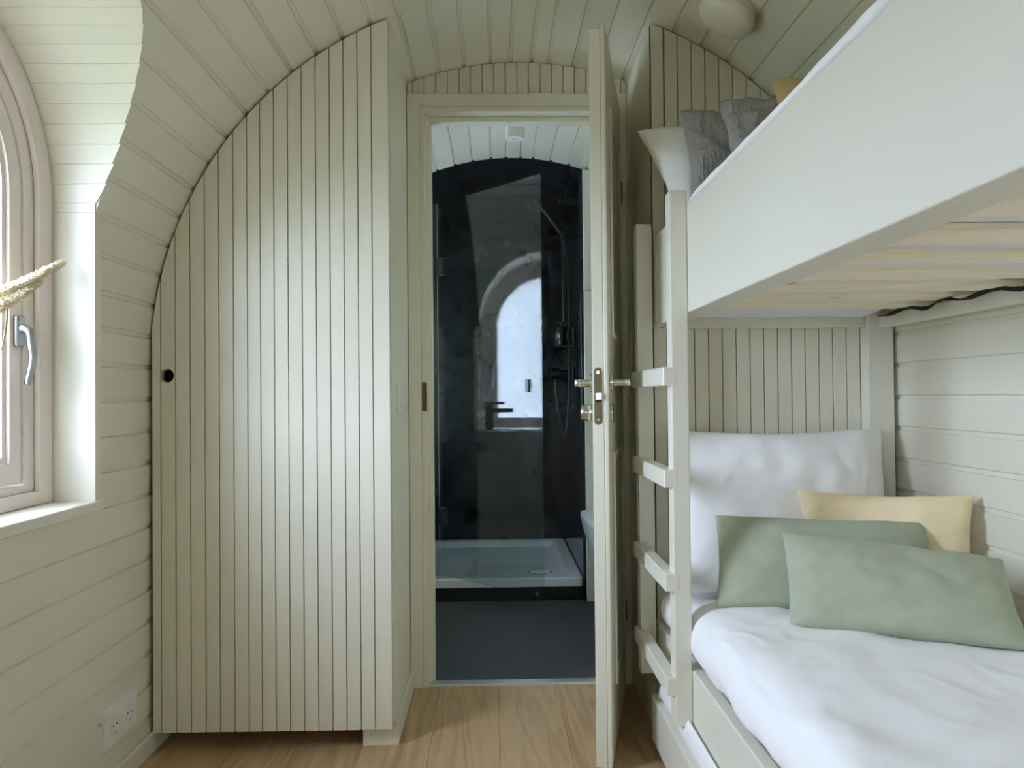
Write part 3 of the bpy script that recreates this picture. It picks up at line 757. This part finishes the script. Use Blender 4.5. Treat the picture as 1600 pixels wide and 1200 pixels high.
pillow('cushion', [(.505, 1.845, .462), (.985, 1.735, .462), (.985, 1.835, .650), (.530, 1.935, .658)], .10, 'green', 'sage green cushion half hidden behind the other green one', GL, 3, .010, .015)
pillow('cushion', [(.612, 1.675, .464), (1.005, 1.500, .462), (1.045, 1.645, .604), (.640, 1.790, .640)], .115, 'green', 'frontmost sage green cushion lying in front on white duvet', GL, 4, .010, .012)
pillow('pillow', [(.46, 2.02, 1.396), (.93, 2.02, 1.396), (.84, 2.17, 1.70), (.396, 2.17, 1.665)], .11, 'linen_white', 'white pillow on the upper bunk with corner hanging past the ladder', GU, 5, .010, .04)
pillow('cushion', [(.475, 1.92, 1.394), (.86, 1.92, 1.394), (.84, 2.045, 1.655), (.483, 2.045, 1.675)], .10, 'grey', 'grey crinkled linen cushion beside white pillow, upper bunk', GU, 6, .016, .03, 40, wf=18)
pillow('cushion', [(.535, 1.775, 1.424), (.90, 1.775, 1.424), (.86, 1.905, 1.64), (.545, 1.905, 1.648)], .10, 'grey', 'second grey linen cushion, next to the mustard one', GU, 7, .016, .03, 40, wf=18)
pillow('cushion', [(.595, 1.615, 1.424), (.92, 1.615, 1.424), (.86, 1.74, 1.62), (.615, 1.74, 1.632)], .10, 'mustard', 'mustard corduroy cushion on the upper bunk peeping over the duvet', GU, 8, .008, .04)

# ------------------------------------------------------------------ lamps, switch, socket
# ceiling lamp
aL = math.atan2(1.922 - CZ, .606 - CX); nL = Vector((-math.cos(aL), 0, -math.sin(aL)))
pL = Vector((CX, 2.0, CZ)) - nL * (R - .0015)
rotL = Vector((0, 0, 1)).rotation_difference(nL).to_matrix()
cl = empty('ceiling_lamp', pL, 'round opal dome lamp on the curved ceiling above the bunk', 'lamp')
bm = bmesh.new(); lathe(bm, [(.066, 0), (.068, .002), (.068, .016), (.064, .018)], pL, n=40, rot=rotL); put('base', bm, 'paint', cl, True, angle=.6)
bm = bmesh.new(); lathe(bm, [(.070, .0185), (.075, .022), (.075, .030), (.070, .040), (.058, .048), (.040, .053), (.018, .056), (.001, .0563)], pL, n=40, rot=rotL); put('shade', bm, 'lamp_glass', cl, True, angle=.9)
# bathroom spot
sp_ = empty('ceiling_spotlight', (.084, 3.0, 1.91), 'small white cylinder spotlight on the bathroom ceiling', 'lamp')
bm = bmesh.new(); lathe(bm, [(.0335, .005), (.0335, .1515), (.030, .152)], (.084, 3.0, 1.91), n=32); put('body', bm, 'white', sp_, True, angle=.6)
bm = bmesh.new(); lathe(bm, [(.008, .0), (.0335, .0), (.0335, .0049)], (.084, 3.0, 1.91), n=32); put('rim', bm, 'white', sp_, True, angle=.6)
bm = bmesh.new(); lathe(bm, [(.001, -.0008), (.0075, -.0008), (.0075, .004)], (.084, 3.0, 1.91), n=20); put('lens', bm, 'steel', sp_, True, angle=.6)
# switch on the wardrobe side
sw = empty('light_switch', (-.281, 2.36, .945), 'white light switch on the side of the wardrobe', 'switch')
box('plate', -.2811, -.2725, 2.325, 2.395, .908, .984, 'white', sw, .002, 2)
box('rocker', -.2724, -.2690, 2.338, 2.382, .920, .972, 'white', sw, .0015, 2)
# double socket
sk = empty('wall_socket', (XL, 2.02, .16), 'white double wall socket low on the window wall', 'socket')
box('plate', XL - .004, XL + .010, 1.938, 2.108, .118, .210, 'white', sk, .003, 2)
for yc in (1.985, 2.061):
    rx = Matrix.Rotation(PI / 2, 3, 'Y')
    bm = bmesh.new(); lathe(bm, [(.0225, .0), (.0225, .0025), (.0195, .0028), (.0192, .0005), (.001, .0004)], (XL + .0101, yc, .164), n=32, rot=rx); o = put('outlet', bm, 'white', sk, True, angle=.6)
    for dy, dz in ((-.0095, 0), (.0095, 0)):
        bm = bmesh.new(); cyl(bm, (XL + .0104, yc + dy, .164), (XL + .0112, yc + dy, .164), .0026, 10); put('pin_hole', bm, 'hole_shade', o)
    for dz in (-.0185, .0185):
        bm = bmesh.new(); b_box(bm, XL + .0105, XL + .0125, yc - .003, yc + .003, .164 + dz - .0015, .164 + dz + .0015); put('earth_clip', bm, 'steel', o)

# ------------------------------------------------------------------ dried grass in a vase on the sill
VY, VX, ZS = 1.30, -.925, .727
bm = bmesh.new(); lathe(bm, [(.028, 0), (.036, .005), (.041, .04), (.040, .09), (.028, .14), (.017, .17), (.016, .19), (.019, .2), (.0165, .2), (.0135, .185), (.001, .02)], (VX, VY, ZS), n=32)
tag(put('vase', bm, 'vase', None, True, angle=.9), 'stoneware vase on the window sill holding dried grass', 'vase')
def plume(name, pts, rmax, length_frac, label, seed, mat_head='plume'):
    rnd = random.Random(seed); sp2 = spline(pts, 10); n = len(sp2)
    root = empty(name, sp2[0], label, 'dried grass', 'dried grass stems in the vase')
    bm = bmesh.new(); tube(bm, sp2, .0016, 6, True); put('stem', bm, 'straw', root, True)
    i0 = int(n * (1 - length_frac)); bm = bmesh.new()
    head = sp2[i0:]; m_ = len(head)
    rs = [max(.0012, rmax * (math.sin(PI * min(1, (k + 1) / (m_ * .55)) / 2) if k < m_ * .55 else 1 - .68 * ((k - m_ * .55) / (m_ * .45)) ** 1.3)) for k in range(m_)]
    tube(bm, head, 1, 8, True, [r * .5 for r in rs])
    for _ in range(1500):
        t = rnd.random() * (m_ - 1.01); k = int(t); p = head[k].lerp(head[k + 1], t - k); d = (head[k + 1] - head[k]).normalized()
        s = d.cross(Vector((rnd.gauss(0, 1), rnd.gauss(0, 1), rnd.gauss(0, 1)))).normalized()
        r = rs[k] * (.55 + .5 * rnd.random()); c0 = p + s * r * .5; ax = (s * 1.0 + d * .7).normalized(); side = ax.cross(s).normalized()
        L_, w_ = .0062 * (.7 + .6 * rnd.random()), .0021
        v = [bm.verts.new(q) for q in (c0, c0 + ax * L_ * .5 + side * w_, c0 + ax * L_, c0 + ax * L_ * .5 - side * w_, c0 + ax * L_ * .5 + s * w_)]
        for f_ in ((0, 1, 4), (1, 2, 4), (2, 3, 4), (3, 0, 4), (0, 3, 2, 1)): bm.faces.new([v[q] for q in f_])
    hd = put('seed_head', bm, mat_head, root); hd['kind'] = 'stuff'
    return root
tipA = ray(98, 410, 1.755); tipB = ray(62, 441, 1.68)
plume('dried_plume', [(VX, VY, ZS + .03), (VX, VY + .012, ZS + .2), (VX + .0, VY + .07, ZS + .33), ray(-60, 478, 1.45), ray(20, 450, 1.60), tipA], .0165, .42, 'longer dried grass plume pointing across the window reveal', 1)
plume('dried_plume', [(VX - .005, VY - .004, ZS + .03), (VX, VY + .010, ZS + .2), (VX + .01, VY + .06, ZS + .30), ray(-50, 512, 1.42), ray(14, 472, 1.56), tipB], .0130, .40, 'shorter dried grass plume just below the longer one', 2)
bm = bmesh.new(); lp = spline([(VX + .006, VY + .004, ZS + .03), (VX + .002, VY + .012, ZS + .2), ray(-30, 480, 1.46), ray(8, 470, 1.54), ray(11, 490, 1.55), ray(5, 535, 1.54), ray(-6, 565, 1.51)], 8)
V = []
for k, p in enumerate(lp):
    w_ = .0012 + .0022 * math.sin(PI * k / (len(lp) - 1)); V.append([bm.verts.new(p + Vector(q)) for q in ((0, -w_, 0), (0, w_, 0), (.0008, w_, .0006), (.0008, -w_, .0006))])
for a, b in zip(V, V[1:]):
    for k in range(4): bm.faces.new((a[k], a[(k + 1) % 4], b[(k + 1) % 4], b[k]))
tag(put('dried_grass_blade', bm, 'straw', None, True), 'long dry grass leaf drooping beside the plumes', 'dried grass', 'dried grass stems in the vase')

# ------------------------------------------------------------------ bathroom fittings
# shower tray: rim, sunken basin, drain, plinth
ty = empty('shower_tray', (-.1, 4.3, 0), 'low white shower tray with round drain on black plinth', 'shower tray')
tx0, tx1, ty0, ty1, tz = -.785, .406, YS + .008, YE - .002, .102
def tray_outline(ins, z, n=9):
    out = []; r0 = max(.30 - ins, .02)
    a0, a1, b0, b1 = tx0 + ins, tx1 - ins, ty0 + ins, ty1 - ins
    for cx_, cy_, rr, s in ((a1 - .02, b1 - .02, .02, 0), (a0 + r0 * 2.0, b1 - .06, None, 1), (a0 + .02, b0 + .02, .02, 2), (a1 - .02, b0 + .02, .02, 3)):
        for k in range(n + 1):
            a = PI / 2 * (s + k / n)
            if rr is None: out.append((a0 + .62 + .62 * math.cos(a), b1 - .07 + .07 * math.sin(a), z))
            else: out.append((cx_ + rr * math.cos(a), cy_ + rr * math.sin(a), z))
    return out
bm = bmesh.new(); loops = [[bm.verts.new(p) for p in tray_outline(i, z)] for i, z in ((0, .062), (0, tz - .003), (.004, tz), (.058, tz), (.066, tz - .004), (.085, tz - .030), (.11, tz - .034))]
for a, b in zip(loops, loops[1:]):
    for k in range(len(a)): bm.faces.new((a[k], a[(k + 1) % len(a)], b[(k + 1) % len(a)], b[k]))
bm.faces.new(loops[-1]); bm.faces.new(loops[0][::-1])
put('basin', bm, 'tray', ty, True, angle=.5)
box('plinth', tx0 + .01, tx1 - .004, ty0 - .003, ty1 - .01, 0, .0615, 'black', ty, .001)
bm = bmesh.new(); lathe(bm, [(.055, 0), (.056, .003), (.050, .006), (.001, .008)], (.222, 4.05, tz - .0338), n=36); put('drain_cover', bm, 'tray', ty, True, angle=.9)
bm = bmesh.new(); lathe(bm, [(.061, .0001), (.061, .0008), (.054, .001)], (.222, 4.05, tz - .0338), n=36); put('drain_ring', bm, 'black', ty, True, angle=.5)
# glass door, ajar, hinged on a fixed glass pane
gd = empty('shower_door', (-.262, 3.868, .10), 'clear glass shower door standing ajar with black pull', 'shower door')
ga = math.atan2(3.352 - 3.868, .200 + .262); gd.rotation_euler = (0, 0, ga); GLn = math.hypot(.462, .516)
bm = bmesh.new(); b_box(bm, .004, GLn, -.003, .003, .005, 1.775); put('glass_pane', bm, 'shower_glass', gd, local=True)
for z in (.235, 1.43):
    box('hinge', -.003, .045, -.010, .010, z, z + .085, 'black', gd, .002, 1, local=True)
bm = poly_prism([(u + GLn - .082, v + .893) for u, v in capsule(.018, .058)], lambda u, v: Vector((u, -.010, v)), lambda u, v: Vector((u, .010, v)), .001); put('pull', bm, 'black', gd, local=True)
bm = bmesh.new()
for z_ in (.016, .024): b_box(bm, GLn - .048, GLn - .030, -.0036, -.0031, z_, z_ + .003)
tag(put('maker_mark', bm, 'steel', gd, local=True), 'small pale printed mark')
fg = empty('shower_screen', (-.52, 3.868, .10), 'fixed clear glass pane beside the shower door hinges', 'shower screen')
bm = bmesh.new(); b_box(bm, -.775, -.268, 3.865, 3.871, .103, 1.875); put('glass_pane', bm, 'shower_glass', fg)
box('edge_strip', -.2676, -.2655, 3.864, 3.872, .103, 1.875, 'steel', fg, 0)
# shower set on the dark side wall
ss = empty('shower_set', (.408, 4.12, 1.05), 'black wall shower with slide rail, hand shower and hose', 'shower')
YR_, XR_ = 4.12, .362
bm = bmesh.new(); cyl(bm, (XR_, YR_, 1.235), (XR_, YR_, 2.005), .0095, 14, .001); put('rail', bm, 'black', ss, True, angle=.6)
for z in (1.305, 1.945):
    bm = bmesh.new(); cyl(bm, (.4075, YR_, z), (XR_ - .018, YR_, z), .017, 16, .002); put('rail_bracket', bm, 'black', ss, True, angle=.6)
bm = bmesh.new(); cyl(bm, (XR_, YR_, 1.780), (XR_, YR_, 1.83), .019, 16, .003); cyl(bm, (XR_, YR_, 1.805), (XR_ - .035, YR_ - .015, 1.81), .014, 12, .002); put('slider', bm, 'black', ss, True, angle=.6)
hh = spline([(XR_ - .02, YR_ - .02, 1.79), (XR_ - .06, YR_ - .025, 1.845), (XR_ - .10, YR_ - .03, 1.895), (XR_ - .13, YR_ - .03, 1.925)], 5)
bm = bmesh.new(); tube(bm, hh, .012, 12, True); hs = put('hand_shower', bm, 'black', ss, True, angle=.8)
hn = Vector((-.45, -.35, -.60)).normalized(); hc = Vector((XR_ - .155, YR_ - .035, 1.925)); rh = Vector((0, 0, 1)).rotation_difference(hn).to_matrix()
bm = bmesh.new(); lathe(bm, [(.012, -.02), (.035, -.012), (.050, -.002), (.050, .006), (.046, .009)], hc, n=32, rot=rh); put('spray_head', bm, 'black', hs, True, angle=.7)
bm = bmesh.new()
for rr, cnt in ((.012, 6), (.023, 12), (.034, 18), (.042, 22)):
    for k in range(cnt):
        a = 2 * PI * k / cnt; p = hc + rh @ Vector((rr * math.cos(a), rr * math.sin(a), .0088)); cyl(bm, p, p + hn * .0025, .0016, 6)
nz_ = put('nozzles', bm, 'steel', hs); nz_['kind'] = 'stuff'
bm = bmesh.new(); b_box(bm, .398, .4075, YR_ - .032, YR_ + .032, 1.03, 1.095, .003); cyl(bm, (.40, YR_, 1.062), (.335, YR_, 1.062), .017, 18, .002); cyl(bm, (.337, YR_, 1.062), (.292, YR_, 1.062), .027, 22, .004); put('mixer', bm, 'black', ss, True, angle=.6)
bm = bmesh.new(); tube(bm, spline([(.312, YR_, 1.04), (.318, YR_ - .01, .95), (.335, YR_ - .02, .82), (.352, YR_ - .02, .745), (.372, YR_ - .02, .80), (.384, YR_ - .02, 1.0), (.386, YR_ - .018, 1.3), (.384, YR_ - .015, 1.55), (.372, YR_ - .01, 1.70), (XR_ - .02, YR_ - .02, 1.79)], 8), .0065, 10, True); put('hose', bm, 'black', ss, True)
# wire caddy on the rail
cy_ = empty('shower_caddy', (.355, 4.015, 1.19), 'black shower caddy hanging from the slide rail', 'caddy')
box('tray', .312, .400, 3.975, 4.055, 1.190, 1.197, 'black', cy_, .001)
box('back_plate', .388, .400, 3.975, 4.055, 1.198, 1.29, 'black', cy_, .001)
for z in (1.23, 1.262):
    bm = bmesh.new(); tube(bm, [(.398, 3.977, z), (.314, 3.977, z), (.314, 4.053, z), (.398, 4.053, z)], .002, 6); put('wire', bm, 'black', cy_)
for y in (3.977, 4.053):
    bm = bmesh.new(); cyl(bm, (.314, y, 1.197), (.314, y, 1.262), .002, 6); put('wire', bm, 'black', cy_)
so_ = empty('soap_bottle', (.340, 4.012, 1.1975), 'dark soap bottle with pale green round label in shower caddy', 'bottle')
bm = bmesh.new(); lathe(bm, [(.022, 0), (.0235, .003), (.0235, .085), (.018, .095), (.009, .100), (.009, .108)], (.340, 4.012, 1.1975), n=24); put('body', bm, 'black', so_, True, angle=.7)
bm = bmesh.new(); cyl(bm, (.340, 4.012, 1.3056), (.340, 4.012, 1.318), .010, 14, .001); tube(bm, [(.340, 4.012, 1.314), (.318, 4.002, 1.316), (.312, 4.000, 1.311)], .003, 8); put('pump', bm, 'black', so_, True, angle=.7)
M['label_green'] = plain('pale_green_label', srgb(120, 150, 140), .5)
bm = bmesh.new(); rl = Vector((0, 0, 1)).rotation_difference(Vector((-.85, -.5, 0)).normalized()).to_matrix(); pc = Vector((.340, 4.012, 1.243)) + Vector((-.85, -.5, 0)).normalized() * .0225
lathe(bm, [(.019, -.001), (.019, .002), (.001, .0022)], pc, n=20, rot=rl); put('label', bm, 'label_green', so_)
# toilet
tl = empty('toilet', (.578, 3.5, .1), 'white wall-hung toilet half hidden behind the open door', 'toilet')
def dshape(w, l, yb, z, n=28):
    """outline of a toilet bowl: straight back at yb, rounded front"""
    out = []
    for k in range(n + 1):
        a = PI * k / n; out.append((.578 + w / 2 * math.cos(a), yb - (l - w * .55) * (1 if 0 < k < n else 1) * (0 if k in (0, n) else 1) - (w * .55) * math.sin(a) if False else yb - .12 - (l - .12) * math.sin(a) ** .8, z))
    return [(.578 + w / 2, yb, z)] + out + [(.578 - w / 2, yb, z)]
bm = bmesh.new(); lv = [[bm.verts.new(p) for p in dshape(w, l, YS - .031, z)] for w, l, z in ((.18, .26, .10), (.22, .34, .12), (.27, .44, .20), (.32, .50, .29), (.355, .525, .355), (.36, .53, .378))]
for a, b in zip(lv, lv[1:]):
    for k in range(len(a)): bm.faces.new((a[k], a[(k + 1) % len(a)], b[(k + 1) % len(a)], b[k]))
bm.faces.new(lv[0][::-1]); bm.faces.new(lv[-1]); put('bowl', bm, 'ceramic', tl, True, angle=.7)
bm = bmesh.new(); lv = [[bm.verts.new(p) for p in dshape(w, l, YS - .045, z)] for w, l, z in ((.366, .515, .381), (.372, .522, .386), (.372, .522, .412), (.36, .512, .420), (.30, .44, .424))]
for a, b in zip(lv, lv[1:]):
    for k in range(len(a)): bm.faces.new((a[k], a[(k + 1) % len(a)], b[(k + 1) % len(a)], b[k]))
bm.faces.new(lv[0][::-1]); bm.faces.new(lv[-1]); put('lid', bm, 'ceramic', tl, True, angle=.7)
# vanity, basin and tap under the frosted window
va = empty('vanity_cabinet', (-.75, 3.42, 0), 'cream vanity cabinet below the frosted window, mirrored in shower glass', 'cabinet')
box('body', XL + .002, -.615, 3.08, 3.73, .08, .655, 'paint', va, .002)
for y0, y1 in ((3.085, 3.403), (3.407, 3.725)):
    dr = box('door', -.6148, -.598, y0, y1, .09, .648, 'paint', va, .002)
    bm = bmesh.new(); cyl(bm, (-.598, (y1 - .03 if y0 < 3.2 else y0 + .03), .56), (-.585, (y1 - .03 if y0 < 3.2 else y0 + .03), .56), .008, 12); put('knob', bm, 'black', dr)
box('plinth', XL + .002, -.65, 3.09, 3.72, 0, .079, 'black', va, .001)
def loft(rings, mat, name, parent):
    bm = bmesh.new(); L_ = [[bm.verts.new(p) for p in r] for r in rings]
    for a, b in zip(L_, L_[1:]):
        for k in range(len(a)): bm.faces.new((a[k], a[(k + 1) % len(a)], b[(k + 1) % len(a)], b[k]))
    bm.faces.new(L_[0][::-1]); bm.faces.new(L_[-1]); return put(name, bm, mat, parent, True, angle=.7)
def oval(cx_, cy2, rx_, ry_, z, n=40): return [(cx_ + rx_ * math.copysign(abs(math.cos(2 * PI * k / n)) ** .6, math.cos(2 * PI * k / n)), cy2 + ry_ * math.copysign(abs(math.sin(2 * PI * k / n)) ** .6, math.sin(2 * PI * k / n)), z) for k in range(n)]
wbn = empty('washbasin', (-.76, 3.40, .656), 'white washbasin on the vanity cabinet, mirrored in shower glass', 'washbasin')
loft([oval(-.755, 3.40, .135, .29, .656), oval(-.755, 3.40, .16, .325, .70), oval(-.755, 3.40, .165, .335, .765), oval(-.755, 3.40, .16, .33, .768), oval(-.755, 3.40, .145, .24, .762), oval(-.755, 3.38, .12, .20, .70), oval(-.755, 3.38, .05, .10, .685)], 'ceramic', 'bowl', wbn)
bm = bmesh.new(); lathe(bm, [(.02, .0), (.02, .003), (.001, .004)], (-.755, 3.38, .6852), n=20); put('waste', bm, 'black', wbn)
tp = empty('basin_tap', (-.755, 3.685, .768), 'black single-lever basin tap on the washbasin', 'tap')
bm = bmesh.new(); b_box(bm, -.777, -.733, 3.662, 3.706, .769, .905, .006, 3); put('body', bm, 'black', tp)
bm = bmesh.new(); b_box(bm, -.770, -.740, 3.555, 3.665, .862, .885, .004, 2); put('spout', bm, 'black', tp)
bm = bmesh.new(); b_box(bm, -.772, -.738, 3.60, 3.712, .906, .920, .004, 2); put('lever', bm, 'black', tp)
